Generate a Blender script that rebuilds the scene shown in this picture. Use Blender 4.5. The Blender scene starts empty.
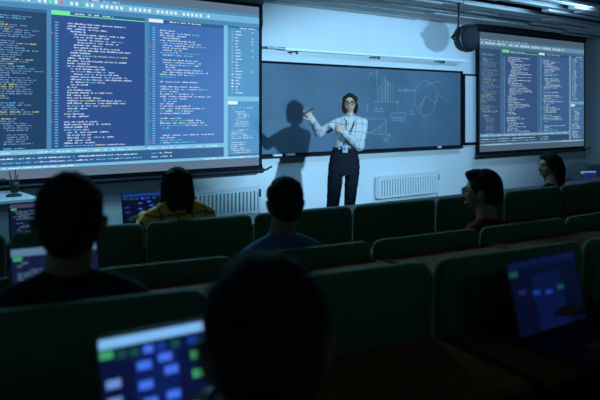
import bpy, bmesh, math, random
from mathutils import Vector, Matrix, Euler
random.seed(7)
C = bpy.context.scene.collection
SC = bpy.context.scene
PI = math.pi

# ------------------------------------------------------------------ camera, light, exposure
YAW = math.atan(700/890)              # camera looks this far to the right of the front wall's normal
CY, SY = math.cos(YAW), math.sin(YAW)
EYE = 1.55
cam_d = bpy.data.cameras.new('camera'); cam = bpy.data.objects.new('camera', cam_d); C.objects.link(cam)
cam.location = (0, 0, EYE); cam.rotation_euler = (PI/2, 0, -YAW)
cam_d.sensor_width = 36; cam_d.lens = 42; cam_d.shift_y = -90/600
cam_d.clip_start = .02; cam_d.clip_end = 100
cam_d.dof.use_dof = True; cam_d.dof.focus_distance = 8.1; cam_d.dof.aperture_fstop = 2.3
SC.camera = cam

w = bpy.data.worlds.new('world'); SC.world = w; w.use_nodes = True
w.node_tree.nodes['Background'].inputs[0].default_value = (.02, .05, .09, 1)
w.node_tree.nodes['Background'].inputs[1].default_value = .3

def spot(name, loc, target, power, color, size_deg, blend, radius, sc=(1, 1, 1)):
    l = bpy.data.lights.new(name, 'SPOT'); l.energy = power; l.color = color
    l.spot_size = math.radians(size_deg); l.spot_blend = blend; l.shadow_soft_size = radius
    o = bpy.data.objects.new(name, l); C.objects.link(o); o.location = loc
    o.rotation_euler = (Vector(target)-Vector(loc)).to_track_quat('-Z', 'Y').to_euler(); o.scale = sc
    return o
def area(name, loc, target, power, color, sx, sy, spread=180):
    l = bpy.data.lights.new(name, 'AREA'); l.energy = power; l.color = color; l.shape = 'RECTANGLE'
    l.size = sx; l.size_y = sy; l.spread = math.radians(spread)
    o = bpy.data.objects.new(name, l); C.objects.link(o); o.location = loc
    o.rotation_euler = (Vector(target)-Vector(loc)).to_track_quat('-Z', 'Y').to_euler()
    return o
spot('projector_beam', (4.45, 2.0, 1.9), (7.1, 7.6, 1.45), 1400, (.34, .69, 1.0), 66, .6, .06, (1, .52, 1))
area('added_seat_fill', (3.3, 5.95, 2.89), (3.1, 4.3, .9), 95, (.20, .62, .80), 2.3, .12)  # added fill that brightens seat tops and shoulders
area('added_front_wall_fill', (2.0, 5.6, 2.93), (2.0, 7.6, .6), 26, (.26, .58, 1.0), 2.2, .12)  # added wash for the wall and desk under the left screen
area('added_board_fill', (8.3, 4.9, 2.93), (7.7, 7.6, 1.0), 64, (.28, .62, 1.0), 2.2, .12)  # added fill that lifts the board wall and softens its shadows
area('added_rear_fill', (2.8, -2.0, 2.93), (3.6, 3.0, .4), 5.2, (.45, .66, .72), 2.2, .12)  # weak added fill on seat backs, from behind the camera
SC.view_settings.view_transform = 'Standard'; SC.view_settings.look = 'None'
SC.view_settings.exposure = 0.0; SC.view_settings.gamma = 1.0
SC.view_settings.use_curve_mapping = False

# ------------------------------------------------------------------ helpers
def lin(c):
    return tuple(((v/255)/12.92 if v/255 <= .04045 else ((v/255+.055)/1.055)**2.4) for v in c)
MATS = {}
def mat(name, col, rough=.6, metal=0, var=.12, scale=8, bump=0, bscale=60, emit=None, estr=1, spec=.5, sheen=0):
    if name in MATS: return MATS[name]
    m = bpy.data.materials.new(name); m.use_nodes = True; nt = m.node_tree; N = nt.nodes; L = nt.links
    b = N['Principled BSDF']
    b.inputs['Roughness'].default_value = rough; b.inputs['Metallic'].default_value = metal
    b.inputs['Specular IOR Level'].default_value = spec
    if sheen: b.inputs['Sheen Weight'].default_value = sheen
    tc = N.new('ShaderNodeTexCoord')
    no = N.new('ShaderNodeTexNoise'); no.inputs['Scale'].default_value = scale; no.inputs['Detail'].default_value = 4
    L.new(tc.outputs['Object'], no.inputs['Vector'])
    cr = N.new('ShaderNodeMix'); cr.data_type = 'RGBA'
    L.new(no.outputs['Fac'], cr.inputs['Factor'])
    cr.inputs['A'].default_value = (*[max(0, v*(1-var)) for v in col], 1)
    cr.inputs['B'].default_value = (*[min(1, v*(1+var)) for v in col], 1)
    L.new(cr.outputs['Result'], b.inputs['Base Color'])
    if bump:
        n2 = N.new('ShaderNodeTexNoise'); n2.inputs['Scale'].default_value = bscale
        L.new(tc.outputs['Object'], n2.inputs['Vector'])
        bp = N.new('ShaderNodeBump'); bp.inputs['Strength'].default_value = bump; bp.inputs['Distance'].default_value = .01
        L.new(n2.outputs['Fac'], bp.inputs['Height']); L.new(bp.outputs['Normal'], b.inputs['Normal'])
    if emit:
        b.inputs['Emission Color'].default_value = (*emit, 1); b.inputs['Emission Strength'].default_value = estr
    MATS[name] = m; return m
def glow(name, rgb, k=1.0):
    return mat('glow_'+name, (.02, .02, .025), .5, 0, .1, 5, emit=lin(rgb), estr=k)

def wood(name, c1, c2, rough=.45):
    if name in MATS: return MATS[name]
    m = bpy.data.materials.new(name); m.use_nodes = True; nt = m.node_tree; N = nt.nodes; L = nt.links
    b = N['Principled BSDF']; b.inputs['Roughness'].default_value = rough
    tc = N.new('ShaderNodeTexCoord'); mp = N.new('ShaderNodeMapping'); mp.inputs['Scale'].default_value = (1.2, 14, 14)
    no = N.new('ShaderNodeTexNoise'); no.inputs['Scale'].default_value = 3; no.inputs['Detail'].default_value = 6
    cr = N.new('ShaderNodeValToRGB'); cr.color_ramp.elements[0].color = (*c1, 1); cr.color_ramp.elements[1].color = (*c2, 1)
    cr.color_ramp.elements[0].position = .35; cr.color_ramp.elements[1].position = .65
    L.new(tc.outputs['Object'], mp.inputs[0]); L.new(mp.outputs[0], no.inputs['Vector']); L.new(no.outputs['Fac'], cr.inputs['Fac'])
    L.new(cr.outputs['Color'], b.inputs['Base Color']); MATS[name] = m; return m

def obj(name, bm, m, parent=None, smooth=False, loc=None, rot=None):
    me = bpy.data.meshes.new(name)
    if isinstance(bm, bpy.types.Mesh): me = bm
    else:
        bmesh.ops.recalc_face_normals(bm, faces=bm.faces[:]); bm.to_mesh(me); bm.free()
    if isinstance(bm, bpy.types.Mesh): me.materials.clear()
    for x in (m if isinstance(m, (list, tuple)) else [m]): me.materials.append(x)
    if smooth:
        for p in me.polygons: p.use_smooth = True
    o = bpy.data.objects.new(name, me); C.objects.link(o)
    if parent: o.parent = parent
    if loc: o.location = loc
    if rot: o.rotation_euler = rot
    return o
def tag(o, label, cat, group=None, kind=None):
    o['label'] = label; o['category'] = cat
    if group: o['group'] = group
    if kind: o['kind'] = kind
    return o
def thing(name, label, cat, loc=(0, 0, 0), rotz=0, group=None):
    o = bpy.data.objects.new(name, None); o.empty_display_size = .1; C.objects.link(o)
    o.location = loc; o.rotation_euler = (0, 0, rotz); return tag(o, label, cat, group)
def struct(name, bm, m, parent=None, smooth=False):
    o = obj(name, bm, m, parent, smooth)
    if not parent: o['kind'] = 'structure'
    return o
def dup(root, loc, rotz, label=None, sc=None):
    def cp(o, par):
        c = o.copy(); C.objects.link(c); c.parent = par
        for ch in list(o.children): cp(ch, c)
        return c
    r = cp(root, None); r.location = loc; r.rotation_euler = (0, 0, rotz)
    if label: r['label'] = label
    if sc: r.scale = sc
    return r
def box(bm, x0, x1, y0, y1, z0, z1, bev=0, seg=2, mi=0, M=None):
    r = bmesh.ops.create_cube(bm, size=1)
    vs = r['verts']
    for v in vs:
        v.co = Vector(((x0+x1)/2+v.co.x*(x1-x0), (y0+y1)/2+v.co.y*(y1-y0), (z0+z1)/2+v.co.z*(z1-z0)))
    if M is not None:
        for v in vs: v.co = M @ v.co
    fs = {f for v in vs for f in v.link_faces}
    for f in fs: f.material_index = mi
    if bev:
        es = list({e for v in vs for e in v.link_edges})
        bmesh.ops.bevel(bm, geom=es, offset=bev, segments=seg, profile=.5, affect='EDGES', material=mi)
def BM(*boxes, **k):
    bm = bmesh.new()
    for b in boxes: box(bm, *b, **k)
    return bm
def tube(bm, pts, rad, n=12, flat=None, mi=0, caps=True):
    """tapered tube; rad: float, list of floats or of (a, b) pairs; flat: reference vector for the a axis"""
    pts = [Vector(p) for p in pts]
    if not isinstance(rad, (list, tuple)): rad = [rad]*len(pts)
    rad = [(r, r) if not isinstance(r, (list, tuple)) else r for r in rad]
    if caps:                                   # rounded ends
        def cap(p, q, r):
            d = (p-q).normalized(); out = []
            rm = min(r)
            for t in (.45, .8, .97):
                s = math.sqrt(1-t*t); out.append((p+d*rm*t, (r[0]*s, r[1]*s)))
            return out
        a = cap(pts[0], pts[1], rad[0]); b = cap(pts[-1], pts[-2], rad[-1])
        pts = [p for p, _ in reversed(a)]+pts+[p for p, _ in b]
        rad = [r for _, r in reversed(a)]+list(rad)+[r for _, r in b]
    rings = []; ref = Vector(flat) if flat else None; prev = None
    for i, p in enumerate(pts):
        d = (pts[min(i+1, len(pts)-1)]-pts[max(i-1, 0)]).normalized()
        if ref is not None: u = ref-d*ref.dot(d)
        elif prev is not None: u = prev-d*prev.dot(d)
        else: u = d.orthogonal()
        u.normalize(); prev = u; v = d.cross(u)
        rings.append([bm.verts.new(p+u*rad[i][0]*math.cos(2*PI*k/n)+v*rad[i][1]*math.sin(2*PI*k/n)) for k in range(n)])
    fs = []
    for a, b in zip(rings, rings[1:]):
        for k in range(n): fs.append(bm.faces.new((a[k], a[(k+1) % n], b[(k+1) % n], b[k])))
    fs.append(bm.faces.new(rings[0][::-1])); fs.append(bm.faces.new(rings[-1]))
    for f in fs: f.material_index = mi
def ell(bm, c, r, rot=None, n=24, mi=0):
    M = Matrix.Translation(c)
    if rot: M = M @ Euler(rot).to_matrix().to_4x4()
    M = M @ Matrix.Diagonal((*r, 1))
    q = bmesh.ops.create_uvsphere(bm, u_segments=n, v_segments=n*2//3, radius=1, matrix=M)
    for f in {f for v in q['verts'] for f in v.link_faces}: f.material_index = mi
def lathe(bm, prof, n=24, c=(0, 0, 0), mi=0, M=None):
    rings = []
    for r, z in prof:
        ring = []
        for k in range(n):
            p = Vector((c[0]+r*math.cos(2*PI*k/n), c[1]+r*math.sin(2*PI*k/n), c[2]+z))
            ring.append(bm.verts.new(M @ p if M is not None else p))
        rings.append(ring)
    for a, b in zip(rings, rings[1:]):
        for k in range(n): bm.faces.new((a[k], a[(k+1) % n], b[(k+1) % n], b[k])).material_index = mi
    bm.faces.new(rings[0][::-1]).material_index = mi; bm.faces.new(rings[-1]).material_index = mi
def quad(bm, x0, x1, z0, z1, y, mi=0):
    v = [bm.verts.new(p) for p in ((x0, y, z0), (x1, y, z0), (x1, y, z1), (x0, y, z1))]
    f = bm.faces.new(v); f.material_index = mi
def remesh(bm, voxel, smooth=6, disp=0, dscale=.05):
    """melt overlapping closed pieces into one continuous surface"""
    me = bpy.data.meshes.new('m'); bmesh.ops.recalc_face_normals(bm, faces=bm.faces[:]); bm.to_mesh(me); bm.free()
    o = bpy.data.objects.new('m', me); C.objects.link(o)
    r = o.modifiers.new('r', 'REMESH'); r.mode = 'VOXEL'; r.voxel_size = voxel
    if smooth:
        s = o.modifiers.new('s', 'SMOOTH'); s.factor = .5; s.iterations = smooth
    if disp:
        t = bpy.data.textures.new('t', 'CLOUDS'); t.noise_scale = dscale
        d = o.modifiers.new('d', 'DISPLACE'); d.texture = t; d.strength = disp; d.mid_level = .5
    dg = bpy.context.evaluated_depsgraph_get(); dg.update()
    out = bpy.data.meshes.new_from_object(o.evaluated_get(dg))
    bpy.data.objects.remove(o); bpy.data.meshes.remove(me)
    for p in out.polygons: p.use_smooth = True
    return out

# ------------------------------------------------------------------ materials
M_wall = mat('wall_paint', (.77, .79, .80), .75, var=.03, scale=3, bump=.05, bscale=120)
M_slate = mat('slate_board', (.11, .165, .225), .6, var=.3, scale=2.2)
M_black = mat('black_plastic', (.012, .013, .016), .45)
M_dkfab = mat('black_screen_border', (.008, .009, .013), .7)
M_white = mat('white_enamel', (.75, .78, .80), .35, var=.03)
M_metal = mat('brushed_metal', (.35, .37, .4), .35, 1)
M_dmetal = mat('dark_metal', (.05, .055, .06), .4, .8)
M_green = mat('green_velour', (.018, .13, .058), .8, var=.2, scale=30, bump=.25, bscale=300, sheen=.3)
M_desk = wood('desk_wood', (.15, .05, .017), (.25, .088, .03), .85)
M_desk.node_tree.nodes['Principled BSDF'].inputs['Specular IOR Level'].default_value = .15
M_ddesk = mat('dark_desk', (.02, .022, .026), .5)
M_floor = mat('floor_carpet', (.03, .035, .045), .9, var=.3, scale=40, bump=.2)
M_slat = wood('ceiling_slat_wood', (.40, .40, .40), (.55, .54, .52), .6)
M_slat2 = wood('ceiling_slat_wood_dark', (.26, .26, .26), (.36, .35, .34), .6)
M_dark = mat('ceiling_void', (.006, .006, .007), .9)
M_skin = mat('skin', (.44, .24, .165), .5, var=.08, scale=20)
M_skin2 = mat('skin_shaded', (.30, .14, .09), .5, var=.08, scale=20)  # darker copy of skin, the audience's shade put into the colour
M_hair = mat('hair_dark', (.022, .018, .018), .85, var=.5, scale=90, bump=.6, bscale=140)
M_hairb = mat('hair_brown', (.024, .013, .009), .85, var=.5, scale=90, bump=.6, bscale=140)
for _m in (M_hair, M_hairb): _m.node_tree.nodes['Principled BSDF'].inputs['Specular IOR Level'].default_value = .12
M_trou = mat('navy_trousers', (.007, .008, .013), .8, var=.2, bump=.3, bscale=20)
M_denim = mat('denim_blue', (.06, .12, .26), .85, var=.25, scale=30, bump=.3, bscale=200)
M_red = mat('dark_red_jersey', (.16, .015, .03), .85, var=.2, bump=.3)
M_navy = mat('dark_sweater', (.015, .017, .024), .9, var=.2, bump=.3)
M_paper = mat('paper_white', (.7, .72, .72), .7, var=.03)
M_chalk = mat('chalk', (.34, .40, .47), .9, var=.3, scale=60)

for _m in (M_hair, M_hairb, M_trou, M_navy, M_red, M_denim, M_dkfab): _m.node_tree.nodes['Principled BSDF'].inputs['Specular IOR Level'].default_value = .08
# ------------------------------------------------------------------ room
FW = 7.6; RW = 13.35; LW = -1.6; BW = -4.5; CH = 3.25
def rowY(y0, x): return y0+(x-6.1)**2/48
ROW = [3.34, 2.24, 1.14, .04]
struct('wall_front', BM((LW, RW, FW, FW+.2, 0, CH)), M_wall)
struct('wall_right', BM((RW, RW+.2, BW, FW+.2, 0, CH)), M_wall)
struct('wall_left', BM((LW-.2, LW, BW, FW+.2, 0, CH)), M_wall)
struct('wall_back', BM((LW-.2, RW+.2, BW-.2, BW, 0, CH)), M_wall)
struct('floor', BM((LW-.2, RW+.2, BW-.2, FW+.2, -.2, 0)), M_floor)
bm = bmesh.new()                                           # raised tier under the two nearest rows, curved front edge
top = []; bot = []
xs = [LW+i*(RW-LW)/40 for i in range(41)]
for z, lst in ((.16, top), (0.0, bot)):
    for x in xs: lst.append(bm.verts.new((x, rowY(ROW[1]-.1, x), z)))
    lst.append(bm.verts.new((RW, BW, z))); lst.append(bm.verts.new((LW, BW, z)))
bm.faces.new(top); bm.faces.new(bot[::-1])
for i in range(len(top)):
    j = (i+1) % len(top); bm.faces.new((top[i], top[j], bot[j], bot[i]))
tier = struct('floor_tier', bm, M_floor)
struct('baseboard_front', BM((LW, RW, FW-.015, FW, 0, .09)), M_ddesk)
struct('baseboard_right', BM((RW-.015, RW, -2, FW-.015, 0, .09)), M_ddesk)
# slatted ceiling: boards parallel to the front wall, uneven joints, a few open slots
bm = bmesh.new(); rnd = random.Random(4)
box(bm, LW-.2, RW+.2, BW-.2, FW+.2, CH, CH+.15, mi=2)
y = FW-.02; k = 0
while y > -3.5:
    wd = .12 if k % 3 else .16
    x = LW-rnd.random()*2
    while x < RW:
        ln = rnd.uniform(1.3, 3.2); x1 = min(x+ln, RW)
        if not (rnd.random() < .13 and k > 5):
            zz = 2.975+rnd.choice((0, 0, .018, .03))
            box(bm, max(x, LW), x1-.014, y-wd+.008, y, zz, zz+.06, mi=rnd.choice((0, 0, 1)))
        x = x1
    y -= wd; k += 1
struct('ceiling', bm, [M_slat, M_slat2, M_dark])

# ------------------------------------------------------------------ programme windows shown on screens
G = {
 'white': glow('text_white', (205, 228, 250), .95), 'cyan': glow('text_cyan', (110, 200, 240), .95),
 'yellow': glow('text_yellow', (205, 215, 130), .9), 'green': glow('text_green', (80, 200, 130), .9),
 'red': glow('text_red', (220, 90, 80), .8), 'bar': glow('bar_pale', (120, 190, 224)), 'bar2': glow('bar_mid', (74, 136, 180)),
 'left': glow('pane_slate', (30, 60, 98)), 'main': glow('pane_blue', (44, 78, 140)), 'second': glow('pane_azure', (62, 110, 178)),
 'right': glow('pane_teal', (78, 142, 192)), 'out': glow('pane_output', (48, 92, 142)), 'grey': glow('blank_grey', (92, 112, 132)),
 'tab': glow('tab_green', (110, 240, 150)), 'tabw': glow('tab_white', (225, 240, 250)), 'orange': glow('text_orange', (240, 90, 50)), 'dimtext': glow('text_dim', (118, 158, 196)),
}
GK = list(G); GM = [G[k] for k in GK]
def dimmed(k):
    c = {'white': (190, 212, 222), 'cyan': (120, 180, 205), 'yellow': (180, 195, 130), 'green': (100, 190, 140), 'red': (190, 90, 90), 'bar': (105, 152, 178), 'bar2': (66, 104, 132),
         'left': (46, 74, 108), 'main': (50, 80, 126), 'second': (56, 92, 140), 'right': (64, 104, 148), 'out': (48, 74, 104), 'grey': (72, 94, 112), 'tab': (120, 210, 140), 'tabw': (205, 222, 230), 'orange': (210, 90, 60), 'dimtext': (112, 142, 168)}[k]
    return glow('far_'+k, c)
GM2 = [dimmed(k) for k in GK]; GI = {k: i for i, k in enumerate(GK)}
def code_line(bm, rnd, x, x1, z, h, cw, y, palette):
    n = rnd.randint(2, 9)
    for t in range(n):
        ln = rnd.randint(2, 9); c = rnd.choice(palette)
        for i in range(ln):
            if x+cw > x1: return
            a = rnd.choice((.55, .6, .8, 1.0)); b = rnd.choice((0, 0, .0, -.2))
            if rnd.random() < .25:             # letters with an open middle
                quad(bm, x, x+cw*.28, z+h*b, z+h*a, y, GI[c]); quad(bm, x+cw*.5, x+cw*.75, z, z+h*a*.9, y, GI[c])
            else: quad(bm, x, x+cw*.78, z+h*b*.5, z+h*a, y, GI[c])
            x += cw
        x += cw*rnd.choice((1, 1, 2))
def code_block(bm, rnd, x0, x1, z0, z1, pitch, cw, y, palette, numbers=False, dens=.86, short=1.0, base='white'):
    z = z1-pitch; ind = 0; n = 0
    while z > z0:
        if numbers:
            for i in range(3): quad(bm, x0+i*cw*.9, x0+i*cw*.9+cw*.65, z, z+pitch*.42, y, GI['cyan'])
            if rnd.random() < .16: quad(bm, x0-cw*2.6, x0-cw*1.6, z, z+pitch*.4, y, GI['orange'])
        off = x0+(cw*7 if numbers else 0)
        if rnd.random() < dens:
            ind = max(0, min(5, ind+rnd.choice((-1, 0, 0, 0, 1))))
            code_line(bm, rnd, off+ind*cw*2.6, off+(x1-off)*short*rnd.uniform(.6, 1), z, pitch*.52, cw, y,
                      rnd.choices(palette, k=2)+[base, base])
        z -= pitch; n += 1
def ide_picture(parent, W, H, GM):
    """editor windows; origin = lower left of the picture, facing -y"""
    rnd = random.Random(11)
    Z = lambda z: (z-.839)/2.035*H
    U = lambda u: u*W
    bm = bmesh.new(); y = -.001
    def P(u0, u1, z0, z1, m, dy=0): quad(bm, U(u0), U(u1), Z(z0), Z(z1), y-dy, GI[m])
    P(0, 1, .839, .935, 'grey'); P(0, 1, 2.775, 2.874, 'grey'); P(0, 1, .935, 2.775, 'out')
    obj('projected_picture', bm, GM, parent)
    bm = bmesh.new(); y = -.002
    P(0, 1, 2.60, 2.775, 'bar2'); P(0, 1, 2.655, 2.735, 'bar')
    P(0, .174, 1.14, 2.565, 'left'); P(.174, .189, 1.09, 2.60, 'bar2'); P(.189, .514, 1.14, 2.56, 'main')
    P(.514, .529, 1.09, 2.60, 'bar2'); P(.529, .838, 1.14, 2.56, 'second'); P(.838, .856, .97, 2.60, 'bar')
    P(.856, 1, 1.72, 2.58, 'right'); P(.856, 1, 1.66, 1.72, 'bar'); P(.856, 1, .99, 1.66, 'right')
    P(0, .838, 1.09, 1.14, 'bar'); P(0, 1, .94, .972, 'bar')
    P(.189, .25, 2.565, 2.605, 'tab', .0005); P(.189, .514, 2.558, 2.567, 'tab', .0005); P(.529, .585, 2.565, 2.605, 'tabw', .0005)
    P(.856, .90, 1.62, 1.66, 'tabw', .0005)
    obj('editor_pane', bm, GM, parent)
    bm = bmesh.new(); y = -.004
    pit = .0285*H/2.035; cw = .0138*W/3.28
    code_block(bm, rnd, U(.005), U(.168), Z(1.15), Z(2.53), pit*.82, cw*.85, y, ['dimtext']*5+['cyan', 'yellow'], dens=.92, base='dimtext')
    code_block(bm, rnd, U(.20), U(.50), Z(1.16), Z(2.50), pit, cw, y, ['white', 'white', 'white', 'cyan', 'yellow', 'white'], True, .9, .95)
    code_block(bm, rnd, U(.543), U(.832), Z(1.16), Z(2.53), pit, cw, y, ['white', 'white', 'cyan', 'white', 'green'], True, .9, .98)
    z = 2.53                                                # file list
    while z > 1.76:
        quad(bm, U(.872), U(.880), Z(z), Z(z+.016), y, GI[rnd.choice(('cyan', 'tabw', 'cyan', 'yellow', 'green', 'bar'))])
        x = U(.89)
        for i in range(rnd.randint(3, 9)): quad(bm, x, x+cw*.7, Z(z), Z(z+.013), y, GI['white']); x += cw*.9
        if rnd.random() < .5: quad(bm, U(.965), U(.972), Z(z), Z(z+.012), y, GI['white'])
        z -= .0385
    code_block(bm, rnd, U(.87), U(.985), Z(1.0), Z(1.60), pit*.9, cw*.8, y, ['white', 'cyan', 'white', 'green'], dens=.8)
    for z, a, b in ((1.045, .0, .82), (1.003, .0, .80)):
        code_line(bm, rnd, U(a), U(b), Z(z), pit*.5, cw, y, ['white', 'cyan', 'white']); x = U(.02)
        while x < U(.6):
            code_line(bm, rnd, x, U(.62), Z(z), pit*.5, cw, y, ['white', 'cyan', 'white']); x += U(.13)
    x = U(.02)
    while x < U(.8):                                        # tab and status text
        code_line(bm, rnd, x, x+U(.05), Z(1.105), pit*.5, cw, y, ['tabw', 'tabw', 'yellow']); x += U(.062)
    code_line(bm, rnd, U(.04), U(.35), Z(.95), pit*.5, cw, y, ['tabw']); code_line(bm, rnd, U(.75), U(.97), Z(.95), pit*.5, cw, y, ['tabw'])
    x = U(.0)
    while x < U(.42):                                       # menu words
        code_line(bm, rnd, x, x+U(.028), Z(2.742), pit*.5, cw, y, ['tabw']); x += U(.036)
    x = U(.01); i = 0
    while x < U(.78):                                       # toolbar icons
        c = {8: 'tab', 10: 'orange', 13: 'green'}.get(i, 'tabw')
        quad(bm, x, x+U(.0095), Z(2.675), Z(2.71), y, GI[c]); x += U(.0175)*(1 if i % 5 else 1.9); i += 1
    for u in (.265, .31, .36, .61, .655, .70, .91, .95): code_line(bm, rnd, U(u), U(u+.04), Z(2.578), pit*.5, cw, y, ['tabw'])
    obj('code_text', bm, GM, parent)
def projection_screen(name, X0, label, GM=GM):
    W, H = 3.28, 2.035; z0 = .839; YS = 7.42
    t = thing(name, label, 'projection screen', (X0, YS, 0), 0, 'projection screens on the front wall')
    obj('screen_sheet', BM((-.05, W+.05, .0, .012, z0-.05, z0+H+.05)), M_dkfab, t)
    bm = BM((0, W, -.003, .0, z0, z0+H)); pic = obj('picture_surface', bm, GM[GI['grey']], t)
    e = pic
    # content is built at the lower left corner of the picture
    n0 = set(C.objects)
    ide_picture(pic, W, H, GM)
    for o in pic.children: o.location = (0, -.003, z0)
    obj('case', BM((-.12, W+.06, -.03, .11, z0+H+.035, 3.0), bev=.01), M_black, t)
    bm = bmesh.new(); tube(bm, [(-.06, -.005, z0-.075), (W+.05, -.005, z0-.075)], .028, 12); obj('bottom_bar', bm, M_black, t, True)
    bm = bmesh.new(); tube(bm, [(W+.03, -.02, z0-.075), (W+.10, -.03, z0-.06), (W+.17, -.04, z0-.025)], .013, 10); obj('pull_handle', bm, M_black, t, True)
    for x in (.3, W-.3):
        obj('wall_bracket', BM((x-.03, x+.03, .08, FW-YS-.002, z0+H+.04, z0+H+.1)), M_dmetal, t)
    return t
projection_screen('projection_screen', 1.88, 'larger-looking projection screen at left, full of code windows, beside the blackboard')
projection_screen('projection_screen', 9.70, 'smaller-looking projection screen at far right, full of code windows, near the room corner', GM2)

# ------------------------------------------------------------------ blackboard with chalk drawing, whiteboard, lamp rail
BX0, BX1, BZ0, BZ1 = 4.45, 9.36, .965, 2.17
t = thing('blackboard', 'wide slate blackboard with chalk graphs behind the standing woman', 'blackboard', (BX0, FW, 0))
bw = BX1-BX0
obj('writing_surface', BM((0, bw, -.045, -.005, BZ0, BZ1)), M_slate, t)
obj('frame', BM((-.03, bw+.04, -.06, -.002, BZ1, BZ1+.03), (-.03, bw+.04, -.06, -.002, BZ0-.03, BZ0), (bw, bw+.05, -.06, -.002, BZ0-.03, BZ1+.03), (-.04, 0, -.06, -.002, BZ0-.03, BZ1+.03)), M_dkfab, t)
obj('chalk_tray', BM((0, bw, -.13, -.04, BZ0-.045, BZ0-.03)), M_dmetal, t)
bm = bmesh.new(); rnd = random.Random(3)
def bpix(x, y):                                             # measured points -> position on the board
    Zc = 700*7.555/((1190-x)*SY); return (Zc-CY*7.555)/SY-BX0, EYE+(110-y)*Zc/700
def stroke(pts, wd=.0035):
    for (a, b) in zip(pts, pts[1:]):
        (x0, z0), (x1, z1) = bpix(*a), bpix(*b)
        if math.hypot(x1-x0, z1-z0) < 1e-4: continue
        tube(bm, [(x0, -.0465, z0), (x1, -.0465, z1)], [(wd, .0012)]*2, 4, (0, 0, 1) if abs(x1-x0) > abs(z1-z0) else (1, 0, 0), caps=False)
def zp(x, y): return (350+x/4.443, 60+y/4.443)              # measurements taken from an enlarged crop
def S(*pts, wd=.0035): stroke([zp(*p) for p in pts], wd)
S((118, 55), (122, 190)); S((110, 68), (118, 45), (126, 68)); S((105, 185), (215, 186)); S((205, 178), (217, 186), (205, 196))
S((85, 55), (84, 90)); S((85, 55), (95, 58), (94, 68), (86, 70)); S((98, 50), (107, 78))
for a, b, c in ((128, 118, 138), (142, 76, 156), (157, 94, 168), (170, 108, 180)): S((a, 184), (a, b), (c, b), (c, 184))
for yy in range(100, 184, 8): S((144, yy), (155, yy-5), wd=.0025); S((158, yy+3), (167, yy-2), wd=.0025)
S((190, 95), (192, 184)); S((170, 103), (182, 101)); S((150, 76), (158, 78), (158, 92))
S((112, 210), (112, 222)); S((112, 210), (120, 212), (113, 217), (121, 222)); S((127, 218), (130, 218)); S((136, 210), (136, 222), (145, 220), (138, 214), (136, 222)); S((108, 228), (150, 230))
S((212, 205), (212, 222)); S((207, 205), (218, 205))
S((75, 248), (78, 330)); S((60, 322), (178, 335)); S((70, 328), (100, 318), (130, 300), (150, 275), (160, 262)); S((62, 255), (95, 262), (155, 262)); S((168, 328), (180, 336), (168, 342))
for xx in range(122, 160, 6): S((xx, 330), (xx+1, 330-(xx-85)*.75), wd=.0025)
S((160, 262), (162, 333)); S((150, 345), (152, 358), (160, 346), (162, 358), (168, 345)); S((148, 360), (172, 362))
S((80, 190), (78, 225)); S((72, 232), (76, 192))
S((180, 238), (182, 268), (243, 272), (242, 232), (180, 238)); 
def scribble(x0, x1, y, h):
    x = x0
    while x < x1:
        S((x, y), (x+2, y-h*rnd.uniform(.5, 1)), (x+5, y-h*rnd.uniform(.1, .5)), (x+4, y+rnd.uniform(-1, 1)), (x, y-1)); x += 8.5
scribble(188, 236, 262, 13); scribble(215, 290, 140, 14)
S((250, 128), (245, 146)); S((218, 120), (224, 118))
cx, cy = 335, 170
S(*[(cx+math.cos(a)*50*(1+.06*math.sin(3*a)), cy-math.sin(a)*78) for a in [i*2*PI/30 for i in range(31)]], wd=.003)
S((cx, cy-10), (cx-35, cy+50)); S((cx, cy-10), (cx-22, cy+62)); S((cx, cy-10), (cx+48, cy+22)); S((cx-8, cy+5), (cx-28, cy+45)); S((292, 240), (262, 243)); S((268, 238), (274, 222), (280, 238))
S((cx+15, 110), (cx+45, 98), (cx+70, 96), wd=.003); S((cx+48, 150), (cx+95, 182), wd=.003); S((cx+5, 105), (cx+10, 115), (cx+18, 104)); S((cx+45, 160), (cx+55, 175), (cx+40, 190), wd=.0025)
obj('chalk_drawing', bm, M_chalk, t)
tray = BZ0-.03
for i, (x, lab) in enumerate(((bpix(275, 150)[0]+BX0, 'pale eraser on the chalk tray, nearest the left screen'), (bpix(288, 150)[0]+BX0, 'pale eraser on the chalk tray under the woman\'s pointing hand'), (bpix(437, 146)[0]+BX0, 'short piece of chalk on the tray at the right end of the board'))):
    tag(obj('board_eraser' if i < 2 else 'chalk_piece', BM((x-.07 if i < 2 else x-.03, x+.07 if i < 2 else x+.03, FW-.118, FW-.075, tray, tray+.028), bev=.005), M_paper), lab, 'eraser' if i < 2 else 'chalk')
t = thing('whiteboard', 'narrow visible strip of a pale board between blackboard and right screen', 'whiteboard', (9.47, FW, 0))
obj('white_panel', BM((0, .55, -.05, -.004, 1.0, 2.13), bev=.006), M_white, t)
obj('frame', BM((-.02, .57, -.06, -.002, 2.13, 2.16), (-.02, .57, -.06, -.002, .96, 1.0), (-.02, .0, -.06, -.002, .98, 2.15), (.55, .57, -.06, -.002, .98, 2.15)), M_dkfab, t)
t = thing('board_lamp_rail', 'long slim white lamp rail mounted above the blackboard', 'lamp', (5.55, 7.40, 2.36))
obj('rail', BM((0, 3.76, -.035, .035, -.022, .022), bev=.008), mat('gloss_white', (.92, .94, .95), .4, var=.02), t)
for x in (.22, 1.75, 3.2): obj('arm', BM((x-.01, x+.01, .0, FW-7.40-.001, -.035, -.02), (x-.015, x+.015, -.01, .015, -.06, -.02)), M_dmetal, t)
obj('end_cap', BM((-.28, 0, -.025, .025, -.016, .016), bev=.005), M_metal, t)
t = thing('wall_cable', 'thin cable hanging down the wall beside the left screen', 'cable', (5.33, FW-.012, 0))
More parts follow.
